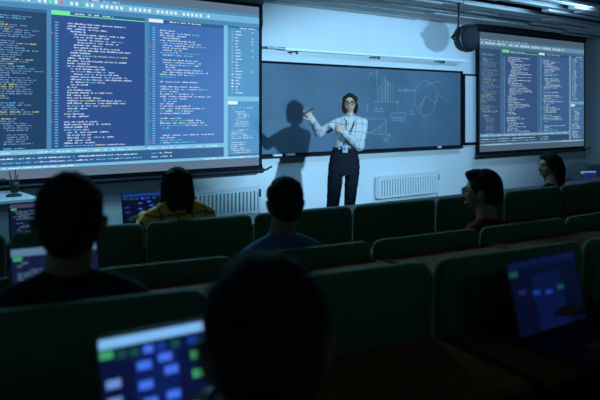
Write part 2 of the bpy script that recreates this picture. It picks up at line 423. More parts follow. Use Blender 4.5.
bm = bmesh.new(); tube(bm, [(0, 0, 2.96), (.01, 0, 2.7), (-.03, 0, 2.5), (-.06, 0, 2.2), (-.10, 0, 1.6), (-.06, 0, .95), (-.01, 0, .85), (.02, 0, .74)], .005, 8); obj('cord', bm, M_dmetal, t, True)
# radiators
def radiator(x, lab):
    t = thing('radiator', lab, 'radiator', (x, FW, 0), 0, 'radiators on the front wall')
    W = 1.32
    obj('core', BM((0, W, -.085, -.04, .22, .53)), mat('radiator_core', (.10, .11, .12), .6), t)
    bm = BM((0, W, -.108, -.098, .22, .25), (0, W, -.108, -.098, .50, .53))
    for i in range(23):
        xx = .03+i*(W-.06)/22.; box(bm, xx-.018, xx+.018, -.113, -.088, .24, .51, bev=.005, seg=1)
    obj('panel', bm, M_white, t)
    obj('top_grille', BM((-.004, W+.004, -.115, -.03, .53, .545)), M_white, t)
    for xx in (-.006, W): obj('side_panel', BM((xx, xx+.006, -.115, -.03, .22, .545)), M_white, t)
    bm = bmesh.new(); tube(bm, [(W+.005, -.07, .50), (W+.06, -.07, .50)], .014); tube(bm, [(W+.05, -.07, .50), (W+.05, -.07, .43)], .02); obj('valve', bm, M_dmetal, t, True)
    bm = bmesh.new(); tube(bm, [(W+.05, -.07, .45), (W+.05, -.07, .01)], .009, 8); obj('pipe', bm, M_white, t, True)
    for xx in (.2, W-.2): obj('wall_bracket', BM((xx-.02, xx+.02, -.05, -.001, .26, .5)), M_dmetal, t)
radiator(7.40, 'white panel radiator on the wall to the right of the standing woman')
radiator(3.88, 'white panel radiator under the left screen beside the woman in yellow')
# round loudspeaker
sp = (7.56, 6.0, 2.51)
t = thing('loudspeaker', 'round black loudspeaker hanging by the top corner of the right screen', 'loudspeaker', sp, math.radians(84))
bm = bmesh.new(); Mr = Matrix.Rotation(-PI/2, 4, 'Y')
lathe(bm, [(.02, -.15), (.10, -.14), (.165, -.08), (.186, 0), (.186, .05), (.178, .065)], 32, M=Mr); obj('cabinet', bm, M_black, t, True)
bm = bmesh.new(); lathe(bm, [(.168, .064), (.168, .072), (.10, .08), (.01, .084)], 32, M=Mr); obj('grille', bm, M_dkfab, t, True)
bm = bmesh.new(); tube(bm, [(-.0, .12, 0), (.06, .215, .01), (.10, .05, .1), (.12, .02, .49)], .014, 10); ell(bm, (.03, .20, .0), (.03, .03, .03)); obj('mounting_arm', bm, M_black, t, True)
bm = bmesh.new(); tube(bm, [(.05, .21, .03), (0, .17, .14), (.10, .05, .30)], .004, 6); obj('cable', bm, M_black, t, True)
# ceiling light, dark and glossy
t = thing('ceiling_light_or_fill', 'unlit slim linear light set between the ceiling slats, upper right', 'ceiling light', (9.9, 4.9, 2.96))
obj('housing', BM((0, 2.2, -.05, .05, -.01, .05)), M_dmetal, t)
obj('diffuser', BM((.02, 2.18, -.02, .02, -.014, -.01)), M_paper, t)
t = thing('ceiling_light_or_fill', 'added long slim housing of a fill light over the front of the hall', 'ceiling light', (2.1, 5.95, 2.96))  # made-up housing around the added seat fill
obj('housing', BM((0, 2.4, -.07, .07, -.02, .05)), M_metal, t)
for nm, lx, ly, lab in (('ceiling_light_or_fill', .85, 5.6, 'added slim housing of a fill light above the lecturer desk'), ('ceiling_light_or_fill', 7.15, 4.9, 'added slim housing of a fill light above the middle of the blackboard'), ('ceiling_light_or_fill', 1.65, -2.0, 'added slim housing of a fill light over the rear of the hall')):  # made-up housings for the added wall, board and rear fills
    t = thing(nm, lab, 'ceiling light', (lx, ly, 2.96)); obj('housing', BM((0, 2.3, -.07, .07, -.02, .05)), M_metal, t)
t = thing('projector', 'white projector hanging on a pole over the right-hand seats', 'projector', (4.36, 1.82, 1.9), math.radians(-25))
obj('body', BM((-.17, .17, -.16, .12, -.06, .06), bev=.015), M_white, t)
obj('lens_ring', BM((-.04, .04, .12, .135, -.035, .035), bev=.01), M_black, t)
bm = bmesh.new(); tube(bm, [(0, -.05, .05), (0, -.05, 1.07)], .018, 12); obj('pole', bm, M_dmetal, t, True)

# ------------------------------------------------------------------ teacher's desk at the left
t = thing('lecturer_desk', 'pale desk with a panelled front below the left screen', 'desk', (0.3, 6.45, 0))
obj('desk_top', BM((-.9, 1.79, -.0, .78, .72, .75), bev=.004), M_white, t)
obj('front_panel', BM((-.86, 1.75, .03, .05, .05, .72)), mat('pale_laminate', (.30, .34, .38), .5, var=.05), t)
for x in (-.86, 1.72): obj('side_panel', BM((x, x+.03, .03, .75, 0, .72)), M_white, t)
t = thing('monitor', 'small black monitor seen from behind at the left end of the desk', 'monitor', (1.66, 6.9, .75), math.radians(8))
obj('display', BM((-.17, .17, -.02, .015, .03, .20), bev=.008), M_black, t)
obj('stand', BM((-.03, .03, .015, .04, .01, .12), (-.08, .08, -.06, .08, 0, .012)), M_black, t)
t = thing('pen_holder', 'black pen cup standing on the desk near the monitor', 'pen holder', (2.02, 7.05, .75))
bm = bmesh.new(); lathe(bm, [(.035, 0), (.038, .01), (.048, .11), (.044, .11), (.034, .015)], 20); obj('cup', bm, M_black, t, True)
for a, b, h in ((-.02, .01, .2), (.015, .0, .17), (.0, -.015, .22)):
    bm = bmesh.new(); tube(bm, [(a*.4, b*.4, .02), (a*2, b*2, h)], .005, 8); obj('pen', bm, M_dmetal, t, True)
t = thing('desk_microphone', 'small gooseneck microphone on a flat base beside the pen cup', 'microphone', (1.93, 6.75, .75))
bm = bmesh.new(); lathe(bm, [(.07, 0), (.07, .012), (.05, .022), (.01, .024)], 24); obj('base', bm, M_black, t, True)
bm = bmesh.new(); tube(bm, [(0, 0, .02), (0, .0, .1), (-.04, -.02, .15), (-.1, -.04, .16)], .007, 8); ell(bm, (-.11, -.045, .16), (.025, .015, .015)); obj('neck', bm, M_black, t, True)

# low table, box and small laptop in the far right corner
t = thing('low_table', 'low dark table in the far right corner of the room', 'table', (12.45, 6.7, 0))
obj('table_top', BM((-.6, .65, -.3, .8, .17, .2)), M_ddesk, t)
for x in (-.55, .6):
    for y in (-.25, .75): obj('leg', BM((x-.02, x+.02, y-.02, y+.02, 0, .17)), M_dmetal, t)
tag(obj('storage_box', BM((12.4, 12.95, 7.05, 7.4, .2, .50), bev=.02), mat('grey_box', (.25, .28, .3), .6)), 'pale grey box on the low table in the far right corner', 'box')

# ------------------------------------------------------------------ laptops
LB = {k: glow('laptop_'+k, v, s) for k, v, s in (('navy', (8, 18, 60), .9), ('deep', (12, 32, 98), .8), ('bar', (125, 185, 240), 1.0), ('blue', (66, 112, 235), 1.0),
      ('pale', (110, 150, 220), .9), ('green', (64, 180, 110), .8), ('dim', (14, 22, 50), .8), ('code', (90, 120, 150), .8), ('dbar', (75, 65, 100), .9),
      ('vnode', (44, 84, 205), .8), ('vdim', (6, 12, 42), .8), ('vblue', (24, 62, 160), .8), ('vgreen', (24, 80, 76), .8), ('vpane', (9, 22, 66), .8), ('slate', (26, 44, 92), .8), ('cslate', (20, 30, 68), .8), ('cbar', (88, 126, 160), .9))}
LK = list(LB); LM = [LB[k] for k in LK]
def laptop(loc, rz, lab, style, W=.33, D=.23, H=.21, lean=18, group='open laptops on the desks'):
    t = thing('laptop', lab, 'laptop', loc, rz, group)
    obj('base', BM((-W/2, W/2, -D, 0, 0, .016), bev=.005), M_metal if style == 'nodes_bright' else M_dmetal, t)
    bm = bmesh.new()
    for r in range(4):
        for c in range(12): box(bm, -W*.43+c*W*.072, -W*.43+c*W*.072+W*.06, -D*.5+r*D*.11, -D*.5+r*D*.11+D*.085, .016, .0185)
    obj('keyboard', bm, M_black, t)
    obj('touchpad', BM((-W*.16, W*.16, -D*.92, -D*.58, .016, .0168)), M_metal, t)
    lid = obj('lid', BM((-W/2, W/2, 0, .007, 0, H), bev=.003), M_black, t, loc=(0, -.002, .016), rot=(-math.radians(lean), 0, 0))
    bm = bmesh.new(); w2 = W/2-.008; h0, h1 = .012, H-.008; hh = h1-h0
    I = {k: i for i, k in enumerate(LK)}
    def q(u0, u1, v0, v1, m, d=0): quad(bm, -w2+u0*2*w2, -w2+u1*2*w2, h0+v0*hh, h0+v1*hh, -.001-d, I[m])
    r = random.Random(hash(lab) % 1 if False else len(lab))
    if style.startswith('nodes'):
        br = style == 'nodes_bright'; dm = style == 'nodes_dim'
        bg, pane, bar, blue, pale, gr = ('navy', 'deep', 'bar', 'blue', 'pale', 'green') if br else (('vdim', 'vpane', 'vpane', 'vblue', 'vpane', 'vgreen') if dm else ('vdim', 'vdim', 'vblue', 'vnode', 'vblue', 'vgreen'))
        q(0, 1, 0, 1, bg); q(0, 1, .9, 1, bar, .0004); q(.3, .72, 0, .78, pane, .0003)
        q(.0, .12, .8, .88, gr, .0008); 
        for u, m in () if dm else ((.15, 'vgreen'), (.27, 'vgreen'), (.4, blue), (.52, 'vblue'), (.66, 'vgreen'), (.83, 'vblue')): q(u, u+.09, .78, .86, m, .0008)
        for u, v, m in (((.33, .62, blue), (.53, .66, blue), (.33, .42, blue), (.58, .52, blue), (.36, .24, blue), (.58, .26, blue), (.35, .06, blue), (.56, .1, blue), (.85, .62, gr), (.85, .42, gr), (.04, .5, pale), (.04, .32, pale), (.8, .12, pale), (.1, .06, gr)) if not dm else
                       ((.28, .5, blue), (.46, .47, 'vblue'), (.64, .5, gr), (.08, .55, 'slate'), (.3, .3, 'vpane'), (.5, .3, 'vpane'))):
            q(u, u+(.13 if br else .1), v, v+(.085 if br else .06), m, .0009)
    elif style == 'tablet':
        q(0, 1, 0, 1, 'slate'); q(0, 1, .86, 1, 'pale', .0004); q(0, .14, .74, .84, 'green', .0006); q(.4, .7, 0, .5, 'deep', .0006)
    else:
        bg, bar = ('dim', 'dbar') if style == 'code_dim' else ('cslate', 'cbar')
        q(0, 1, 0, 1, bg); q(0, 1, .88, 1, bar, .0004); q(.02, .12, .81, .87, 'green', .0006)
        v = .76
        while v > .05:
            u = .06+.05*r.randint(0, 3)
            while u < .9 and r.random() < .85:
                l = r.uniform(.03, .1); q(u, min(u+l, .96), v, v+.022, 'code', .0006); u += l+.015
            v -= .042
    obj('display', bm, LM, lid)
    return t

# ------------------------------------------------------------------ seats and desks
def soft_back(W, H, T):
    """upholstered pad: rounded rectangle, plump, corners round in plan and elevation"""
    bm = bmesh.new(); nx, nz = 26, 18; r = .045
    def shape(s):                                       # s = -1 rear, +1 front
        g = []
        for j in range(nz+1):
            rw = []
            for i in range(nx+1):
                u = -1+2*i/nx; v = -1+2*j/nz
                x = u*W/2; z = v*H/2
                ax, az = abs(x)-(W/2-r), abs(z)-(H/2-r)
                if ax > 0 and az > 0:
                    d = max(ax, az); k = d/max(1e-6, math.hypot(ax, az))
                    x = math.copysign(W/2-r+ax*k, x); z = math.copysign(H/2-r+az*k, z)
                e = max(abs(u)**10, abs(v)**8)
                y = s*T/2*math.sqrt(max(0, 1-e*.97))
                rw.append(bm.verts.new((x, y, z+H/2)))
            g.append(rw)
        return g
    A = shape(-1); B = shape(1)
    for g in (A, B):
        for j in range(nz):
            for i in range(nx): bm.faces.new((g[j][i], g[j][i+1], g[j+1][i+1], g[j+1][i]))
    for j in range(nz):
        for i in (0, nx): bm.faces.new((A[j][i], A[j+1][i], B[j+1][i], B[j][i]))
    for i in range(nx):
        for j in (0, nz): bm.faces.new((A[j][i], A[j][i+1], B[j][i+1], B[j][i]))
    return bm
SW = .72
def make_seat():
    t = thing('lecture_seat', '', 'seat', (0, 0, 0), 0, 'green upholstered seats in curved rows')
    b = obj('backrest', soft_back(SW-.010, .56, .085), M_green, t, True, loc=(0, 0, .345), rot=(math.radians(2), 0, 0))
    s = obj('seat_cushion', BM((-SW/2+.05, SW/2-.05, .06, .50, .36, .43), bev=.028, seg=3), M_green, t, True)
    for x in (-1, 1):
        obj('armrest', BM((x*(SW/2-.028)-.016, x*(SW/2-.028)+.016, .05, .40, .60, .625), bev=.008), M_desk, t)
        obj('leg', BM((x*(SW/2-.028)-.012, x*(SW/2-.028)+.012, .0, .06, 0, .62), (x*(SW/2-.028)-.012, x*(SW/2-.028)+.012, .3, .36, .33, .60), (x*(SW/2-.028)-.012, x*(SW/2-.028)+.012, .0, .38, .30, .34), (x*(SW/2-.028)-.02, x*(SW/2-.028)+.02, -.06, .32, 0, .02)), M_dmetal, t)
    return t
def make_desk():
    t = thing('writing_desk', '', 'desk', (0, 0, 0), 0, 'wooden writing desks behind the seat rows')
    obj('desk_top', BM((-SW/2+.012, SW/2-.012, -.42, 0, .645, .67), bev=.006), M_desk, t)
    for x in (-.27, .27): obj('bracket', BM((x-.012, x+.012, -.36, -.03, .58, .645)), M_dmetal, t)
    for x in (-.27, .27): obj('leg', BM((x-.02, x+.02, -.05, -.01, 0, .645), (x-.03, x+.03, -.2, -.0, 0, .015)), M_dmetal, t)
    return t
BND = [[.36, 1.08, 1.79, 2.46, 3.2, 3.95, 4.7, 5.45, 6.2, 6.95], [.26, .98, 1.70, 2.42, 3.14, 3.86, 4.58, 5.3], [.26, 1.0, 1.74, 2.44, 3.16], [.33, 1.07, 1.8, 2.52]]
FZ = [0, 0, .16, .16]
rown = ['front row', 'second row', 'third row', 'nearest row']
ordn = ['leftmost', 'second from the left', 'third from the left', 'fourth from the left', 'fifth from the left', 'sixth from the left', 'seventh from the left', 'eighth from the left', 'ninth from the left']
seat0 = make_seat(); desk0 = make_desk(); fs = fd = True
seatpos = {}
for r in range(4):
    for i, (a, b) in enumerate(zip(BND[r], BND[r][1:])):
        x = (a+b)/2; y = rowY(ROW[r], x); an = math.atan((x-6.1)/24); dz = random.uniform(-.006, .006)
        lab = 'green upholstered lecture seat, %s in the %s' % (ordn[i], rown[r])
        sc = ((b-a)/SW, 1, 1)
        extra = {(0, 2): ', behind the woman in yellow', (1, 2): ', of the man in blue', (3, 0): ', of the closest head', (2, 0): ', of the left man'}.get((r, i), '')
        lab = ('green upholstered seat %s in the %s' % (ordn[i], rown[r]))+extra
        if fs: s = seat0; s.location = (x, y, FZ[r]); s.rotation_euler = (0, 0, an); s.scale = sc; s['label'] = lab; fs = False
        else: s = dup(seat0, (x, y, FZ[r]), an, lab, sc)
        seatpos[(r, i)] = (x, y, an)
        if r < 3:                                       # the desk fixed behind this seat serves the next row
            zf = FZ[r+1]; off = .055+(.03 if zf > FZ[r] else 0)
            px, py = x+math.sin(an)*off, y-math.cos(an)*off
            dl = 'brown wooden writing desk behind the %s, %s' % (rown[r], ordn[i])
            if fd: d = desk0; d.location = (px, py, zf); d.rotation_euler = (0, 0, an); d.scale = sc; d['label'] = dl; fd = False
            else: d = dup(desk0, (px, py, zf), an, dl, sc)
# curved dark desk in front of the first row
def arc_slab(x0, x1, o0, o1, z0, z1, n=24):
    bm = bmesh.new(); R = []
    for i in range(n+1):
        x = x0+(x1-x0)*i/n; y = rowY(ROW[0], x)
        R.append([bm.verts.new((x, y+o, z)) for o, z in ((o0, z0), (o1, z0), (o1, z1), (o0, z1))])
    for a, b in zip(R, R[1:]):
        for k in range(4): bm.faces.new((a[k], a[(k+1) % 4], b[(k+1) % 4], b[k]))
    bm.faces.new(R[0][::-1]); bm.faces.new(R[-1]); return bm
t = thing('front_desk', 'long dark curved desk in front of the front row of seats', 'desk')
obj('desk_top', arc_slab(.3, 8.6, .52, .97, .72, .745), M_ddesk, t)
obj('front_panel', arc_slab(.3, 8.6, .92, .945, .0, .72), M_ddesk, t)
for x in (.4, 2.4, 4.4, 6.4, 8.4):
    yy = rowY(ROW[0], x); obj('support', BM((x-.015, x+.015, yy+.6, yy+.92, 0, .72)), M_ddesk, t)

# ------------------------------------------------------------------ people
def head_bm(bm, M, ears=True, jaw=1.0, nose=1.0):
    q = bmesh.ops.create_uvsphere(bm, u_segments=72, v_segments=54, radius=1)
    for v in q['verts']:
        a, b, c = v.co
        x = a*.076; y = b*.096; z = c*.117
        if c < 0:
            x *= 1-.30*jaw*(-c)**1.6
            if b < 0: y *= 1-.55*(-c)**1.3
            else: y *= 1-.06*(-c)
        if b > 0: y = y*(1-.05*(1-abs(a)))+.0
        f = max(0, b)
        def g(px, pz, sx, sz): return math.exp(-((x-px)/sx)**2-((z-pz)/sz)**2)*(1 if b > .1 else 0)
        y += nose*.021*g(0, -.028, .011, .014)+.011*g(0, -.005, .008, .022)
        y -= .010*(g(.031, .006, .015, .011)+g(-.031, .006, .015, .011))
        y += .004*(g(.03, .026, .02, .007)+g(-.03, .026, .02, .007))
        y += .006*g(0, -.062, .02, .009)-.003*g(0, -.063, .022, .002)+.007*g(0, -.10, .018, .013)
        x += math.copysign(.004, a)*g(math.copysign(.05, a), -.02, .02, .02)
        v.co = M @ Vector((x, y, z))
    if ears:
        for s in (-1, 1):
            ell2(bm, M, (s*.080, -.010, -.012), (.010, .019, .032), (0, s*.25, s*.35))
            ell2(bm, M, (s*.0845, -.014, -.002), (.007, .017, .022), (0, s*.3, s*.45))
def ell2(bm, M, c, r, rot=(0, 0, 0), n=20):
    MM = M @ Matrix.Translation(c) @ Euler(rot).to_matrix().to_4x4() @ Matrix.Diagonal((*r, 1))
    bmesh.ops.create_uvsphere(bm, u_segments=n, v_segments=n*2//3, radius=1, matrix=MM)
def hand(bm, wrist, d, nrm, side, curl=(.3, .35, .4, .45), thumb=.5, s=1.0, spread=.09):
    """d: direction of the palm, nrm: way the palm faces, side: +1 if the thumb lies along d x nrm"""
    d = Vector(d).normalized(); nrm = Vector(nrm); nrm = (nrm-d*nrm.dot(d)).normalized(); u = d.cross(nrm)*side
    wrist = Vector(wrist)
    tube(bm, [wrist-d*.02*s, wrist+d*.03*s, wrist+d*.075*s], [(.026*s, .019*s), (.036*s, .014*s), (.038*s, .012*s)], 12, u)
    L = (.072, .080, .074, .058); tips = []
    for i in range(4):
        o = (.027-.018*i)*s; base = wrist+d*.078*s+u*o
        dd = (d+u*spread*(1.5-i)).normalized(); a = 0; p = base-dd*.02*s; pts = [p, base]
        for k, f in enumerate((.46, .31, .25)):
            a += curl[i]*(1, 1.1, .8)[k]
            p = pts[-1]+(dd*math.cos(a)+nrm*math.sin(a))*L[i]*f*s; pts.append(p)
        tube(bm, pts, [.0085*s, .0088*s, .0080*s, .0074*s, .0062*s], 10); tips.append(pts[-1])
    td = (u*.85+d*.55+nrm*thumb*.5).normalized(); p0 = wrist+d*.02*s+u*.018*s
    p1 = p0+td*.042*s; p2 = p1+(td+d*.5+nrm*thumb*.3).normalized()*.032*s; p3 = p2+(td*.6+d*.8+nrm*thumb*.4).normalized()*.026*s
    tube(bm, [p0, p1, p2, p3], [.014*s, .0115*s, .0095*s, .0075*s], 10)
    return tips, u, nrm

def short_hair(bm, M, vol=1.0, quiff=0):
    ell2(bm, M, (0, -.016, .030), (.083*vol, .094*vol, .098*vol))
    ell2(bm, M, (0, -.036, -.005), (.074*vol, .076*vol, .080))
    ell2(bm, M, (0, .026, .083), (.056, .056, .038))
    for s in (-1, 1): ell2(bm, M, (s*.060, .006, .045), (.022*vol, .046, .042))
    for k in range(18):              # tufts
        a = random.uniform(-1.2, 1.2); b = random.uniform(-.6, 1.5)
        p = Vector((.080*math.sin(a)*math.cos(b*.6), -.016+.088*math.sin(b-.5), .030+.094*math.cos(a)*math.cos(b-.5)*.98))
        ell2(bm, M, p*.985, (.013, .018, .010), (a, b, a), 8)
    if quiff:
        ell2(bm, M, (0, .034, .088), (.062, .058, .040))
        for k in range(14):
            x = -.045+k*.007; ell2(bm, M, (x, .058+random.uniform(0, .010), .098+random.uniform(-.010, .004)), (.013, .024, .016), (.4, 0, random.uniform(-.3, .3)), 10)
def long_hair(bm, M, down=.26, wide=1.0):
    ell2(bm, M, (0, .028, .083), (.055, .056, .038))
    ell2(bm, M, (0, -.014, .026), (.086*wide, .096, .101))
    for s in (-1, 1):
        pts = [M @ Vector(p) for p in ((s*.06, .03, .075), (s*.08, .0, .01), (s*.082, -.025, -.07), (s*.075, -.05, -.16), (s*.06, -.06, -down))]
        tube(bm, pts, [.022, .026, .030, .030, .02], 12)
    for x in (-.045, 0, .045):
        pts = [M @ Vector(p) for p in ((x, -.06, .06), (x*1.1, -.092, -.02), (x*1.1, -.085, -.11), (x, -.08, -.18), (x*.8, -.085, -down-.02))]
        tube(bm, pts, [.04, .04, .038, .036, .02], 12)

M_yel = None
def plaid(name, base, line, scale, rough=.85, thin=.06, line2=None):
    m = bpy.data.materials.new(name); m.use_nodes = True; nt = m.node_tree; N = nt.nodes; L = nt.links
    b = N['Principled BSDF']; b.inputs['Roughness'].default_value = rough
    tc = N.new('ShaderNodeTexCoord'); sep = N.new('ShaderNodeSeparateXYZ')
    no = N.new('ShaderNodeTexNoise'); no.inputs['Scale'].default_value = 5; mx = N.new('ShaderNodeVectorMath'); mx.operation = 'MULTIPLY_ADD'
    mx.inputs[1].default_value = (.11, .11, .11)
    L.new(tc.outputs['Object'], no.inputs['Vector']); L.new(no.outputs['Color'], mx.inputs[0]); L.new(tc.outputs['Object'], mx.inputs[2])
    L.new(mx.outputs[0], sep.inputs[0]); outs = []
    def line_mask(sock, sc, th):
        a = N.new('ShaderNodeMath'); a.operation = 'MULTIPLY'; a.inputs[1].default_value = sc; L.new(sock, a.inputs[0])
        f = N.new('ShaderNodeMath'); f.operation = 'FRACT'; L.new(a.outputs[0], f.inputs[0])
        g = N.new('ShaderNodeMath'); g.operation = 'LESS_THAN'; g.inputs[1].default_value = th; L.new(f.outputs[0], g.inputs[0]); return g.outputs[0]
    ma = N.new('ShaderNodeMath'); ma.operation = 'MAXIMUM'
    L.new(line_mask(sep.outputs['X'], scale, thin), ma.inputs[0]); L.new(line_mask(sep.outputs['Z'], scale*.8, thin), ma.inputs[1])
    mix = N.new('ShaderNodeMix'); mix.data_type = 'RGBA'; mix.inputs['A'].default_value = (*base, 1); mix.inputs['B'].default_value = (*line, 1)
    L.new(ma.outputs[0], mix.inputs['Factor']); L.new(mix.outputs['Result'], b.inputs['Base Color'])
    n2 = N.new('ShaderNodeTexNoise'); n2.inputs['Scale'].default_value = 18; L.new(tc.outputs['Object'], n2.inputs['Vector'])
    bp = N.new('ShaderNodeBump'); bp.inputs['Strength'].default_value = .6; bp.inputs['Distance'].default_value = .02
    L.new(n2.outputs['Fac'], bp.inputs['Height']); L.new(bp.outputs['Normal'], b.inputs['Normal']); return m
M_yel = plaid('yellow_check', (.98, .38, .05), (.10, .08, .07), 11, thin=.12)
M_shirt = plaid('pale_windowpane_check', (.40, .37, .38), (.12, .13, .17), 13, thin=.07)

def seated(name, label, loc, rz, floor, look, hair, shirt, skin=M_skin, hairm=M_hair, headoff=(0, 0, 0), voxel=.009, tilt=0, deskdz=0, scale=1, glasses=False, arms=None, headscale=1.0, collar=False):
    t = thing(name, label, 'person', (*loc, floor), rz); t.scale = (scale,)*3
    hc = Vector((0, .06, 1.088))+Vector(headoff)
    MH = Matrix.Translation(hc) @ Matrix.Rotation(look, 4, 'Z') @ Matrix.Rotation(tilt, 4, 'X') @ Matrix.Scale(headscale, 4)
    dz = .0+deskdz
    A = arms or [((-.23, .17, .64), (-.10, .42, .79)), ((.23, .17, .64), (.10, .42, .79))]
    def build(bm, g, what):
        if what in ('body', 'shirt'):
            tube(bm, [(0, .0, .50), (0, -.0, .60), (0, .01, .71), (0, .02, .82), (0, .025, .865)], [(.155+g, .11+g), (.145+g, .105+g), (.165+g, .115+g), (.175+g, .105+g), (.13+g, .07+g)], 20, (1, 0, 0))
            for s in (-1, 1):
                e, w_ = A[0 if s < 0 else 1]
                tube(bm, [(s*.045, .02, .895), (s*.11, .015, .868), (s*.17, .01, .83)], [.042+g, .048+g, .056+g], 14)
                tube(bm, [(s*.175, .01, .825), e], [.054+g, .042+g], 14); tube(bm, [e, w_], [.041+g, .027+g], 14)
        if what in ('body', 'trousers'):
            tube(bm, [(0, 0, .45), (0, 0, .56)], [(.165+g, .12+g), (.15+g, .11+g)], 18, (1, 0, 0))
            for s in (-1, 1):
                tube(bm, [(s*.085, .02, .505), (s*.10, .24, .51), (s*.11, .45, .50)], [.082+g, .075+g, .058+g], 14)
                tube(bm, [(s*.11, .45, .50), (s*.11, .47, .3), (s*.11, .46, .09)], [.056+g, .052+g, .038+g], 14)
    bm = bmesh.new(); build(bm, 0, 'body')
    tube(bm, [(0, .015, .85), (0, .02, .94), hc+Vector((0, -.018, -.06))], [.075, .064, .062], 16)
    for s in (-1, 1):
        e, w_ = A[0 if s < 0 else 1]; dv = (Vector(w_)-Vector(e)).normalized(); dv = Vector((dv.x*.4, 1, -.12))
        hand(bm, w_, dv, (0, -.15, -1), s*-1 if False else (1 if s < 0 else -1), (.22, .25, .28, .32), .3, spread=.08)
        tube(bm, [(s*.11, .42, .05), (s*.12, .60, .035)], [(.04, .045), (.04, .03)], 12, (1, 0, 0))
    head_bm(bm, MH)
    obj('body', remesh(bm, voxel if voxel < .008 else .0065, 4), skin, t, True)
    bm = bmesh.new(); build(bm, .011, 'shirt')
    tube(bm, [(0, .018, .87), (0, .02, .905)], [(.085, .075), (.068, .064)], 18, (1, 0, 0))
    if collar: tube(bm, [(0, .02, .88), (0, .02, .95)], [(.08, .075), (.068, .066)], 18, (1, 0, 0), caps=False)
    obj('shirt', remesh(bm, .010, 5, .006, .06), shirt, t, True)
    bm = bmesh.new(); build(bm, .010, 'trousers'); obj('trousers', remesh(bm, .012, 4), M_trou, t, True)
    bm = bmesh.new()
    for s in (-1, 1): box(bm, s*.115-.047, s*.115+.047, .38, .665, .0, .085, bev=.03, seg=3)
    obj('shoes', bm, M_black, t, True)
    bm = bmesh.new()
    if hair == 'short': short_hair(bm, MH)
    elif hair == 'quiff': short_hair(bm, MH, 1.04, 1)
    elif hair == 'long': long_hair(bm, MH)
    elif hair == 'longer': long_hair(bm, MH, .26, 1.12)
    obj('hair', remesh(bm, .005, 3, .006, .012), hairm, t, True)
    face(t, MH, glasses)
    return t
def face(t, MH, glasses, lips=False):
    bm = bmesh.new()
    for s in (-1, 1): ell2(bm, MH, (s*.031, .0785, .006), (.0115, .0085, .0055))
    obj('eyes', bm, mat('eye_white', (.22, .20, .2), .5), t, True)
    bm = bmesh.new()
    for s in (-1, 1): ell2(bm, MH, (s*.031, .0865, .006), (.0055, .002, .0055))
    obj('irises', bm, M_black, t, True)
    bm = bmesh.new()
    for s in (-1, 1): tube(bm, [MH @ Vector(p) for p in ((s*.014, .092, .026), (s*.032, .091, .030), (s*.050, .079, .026))], [.0028, .0032, .002], 8)
    obj('eyebrows', bm, M_hair, t, True)
    bm = bmesh.new(); tube(bm, [MH @ Vector(p) for p in ((-.022, .085, -.062), (0, .0945, -.0595), (.022, .085, -.062))], [.003, .0048, .003], 8); tube(bm, [MH @ Vector(p) for p in ((-.018, .086, -.067), (0, .0945, -.068), (.018, .086, -.067))], [.003, .0052, .003], 8)
    obj('lips', bm, mat('lips', (.35, .08, .08), .4), t, True)
    if glasses:
        bm = bmesh.new()
        for s in (-1, 1):
            pts = [MH @ Vector((s*.032+.023*math.cos(a), .104-.005*abs(math.cos(a)), .004+.017*math.sin(a))) for a in [k*2*PI/16 for k in range(17)]]
            tube(bm, pts, .0048, 6); tube(bm, [MH @ Vector(p) for p in ((s*.055, .098, .008), (s*.081, .07, .009), (s*.084, -.005, .005))], .0024, 6)
        tube(bm, [MH @ Vector(p) for p in ((-.009, .104, .008), (.009, .104, .008))], .0024, 6)
        g = obj('glasses', bm, M_black, t, True)
    return

R_ = math.radians
LAP = [((-.22, .12, .60), (-.10, .36, .61)), ((.22, .12, .60), (.10, .36, .61))]
#                       label                                                             head xy via seat
seated('person', 'closest person, dark head seen from behind in the nearest row', (.585, .84), R_(-12), .16, R_(-14), 'short', M_navy, M_skin2, collar=True, headoff=(0.012, -.05, -.045), headscale=1.10)
seated('person', 'man with short dark hair seen from behind at left, third row', (.70, 1.93), R_(-11), .16, R_(-10), 'short', M_navy, M_skin2, collar=True, headoff=(0, -.06, -.010), headscale=1.12)
seated('person', 'man in a blue denim shirt seen from behind, second row', (2.06, 2.75), R_(-9), 0, R_(-10), 'short', M_denim, M_skin2, arms=LAP, headoff=(0, -.07, .005), headscale=1.06, collar=True)
seated('person', 'young man in glasses and dark red top, head turned left, second row', (3.52, 2.62), R_(-6), 0, R_(32), 'quiff', M_red, M_skin2, collar=True, arms=LAP, headscale=1.16, scale=.95, headoff=(0, 0, .015), glasses=True)
seated('person', 'woman with long dark hair in a yellow checked shirt, front row', (2.10, 3.87), R_(-8), .055, R_(-8), 'long', M_yel, M_skin, collar=True, headscale=.98, headoff=(0, 0, -.07))
seated('person', 'woman with long dark hair in profile facing left, front row at right', (5.72, 3.55), R_(-2), 0, R_(70), 'longer', M_navy, M_skin2, M_hair, headscale=1.1, scale=.95, arms=LAP, headoff=(0, 0, .0))
seated('person', 'person at right edge whose hand and sleeve reach for a laptop', (2.10, .72), R_(-8), .16, R_(5), 'short', M_navy, M_skin2,
       arms=[((-.30, .14, .70), (-.18, .34, .80)), ((.25, .18, .70), (.12, .40, .79))])

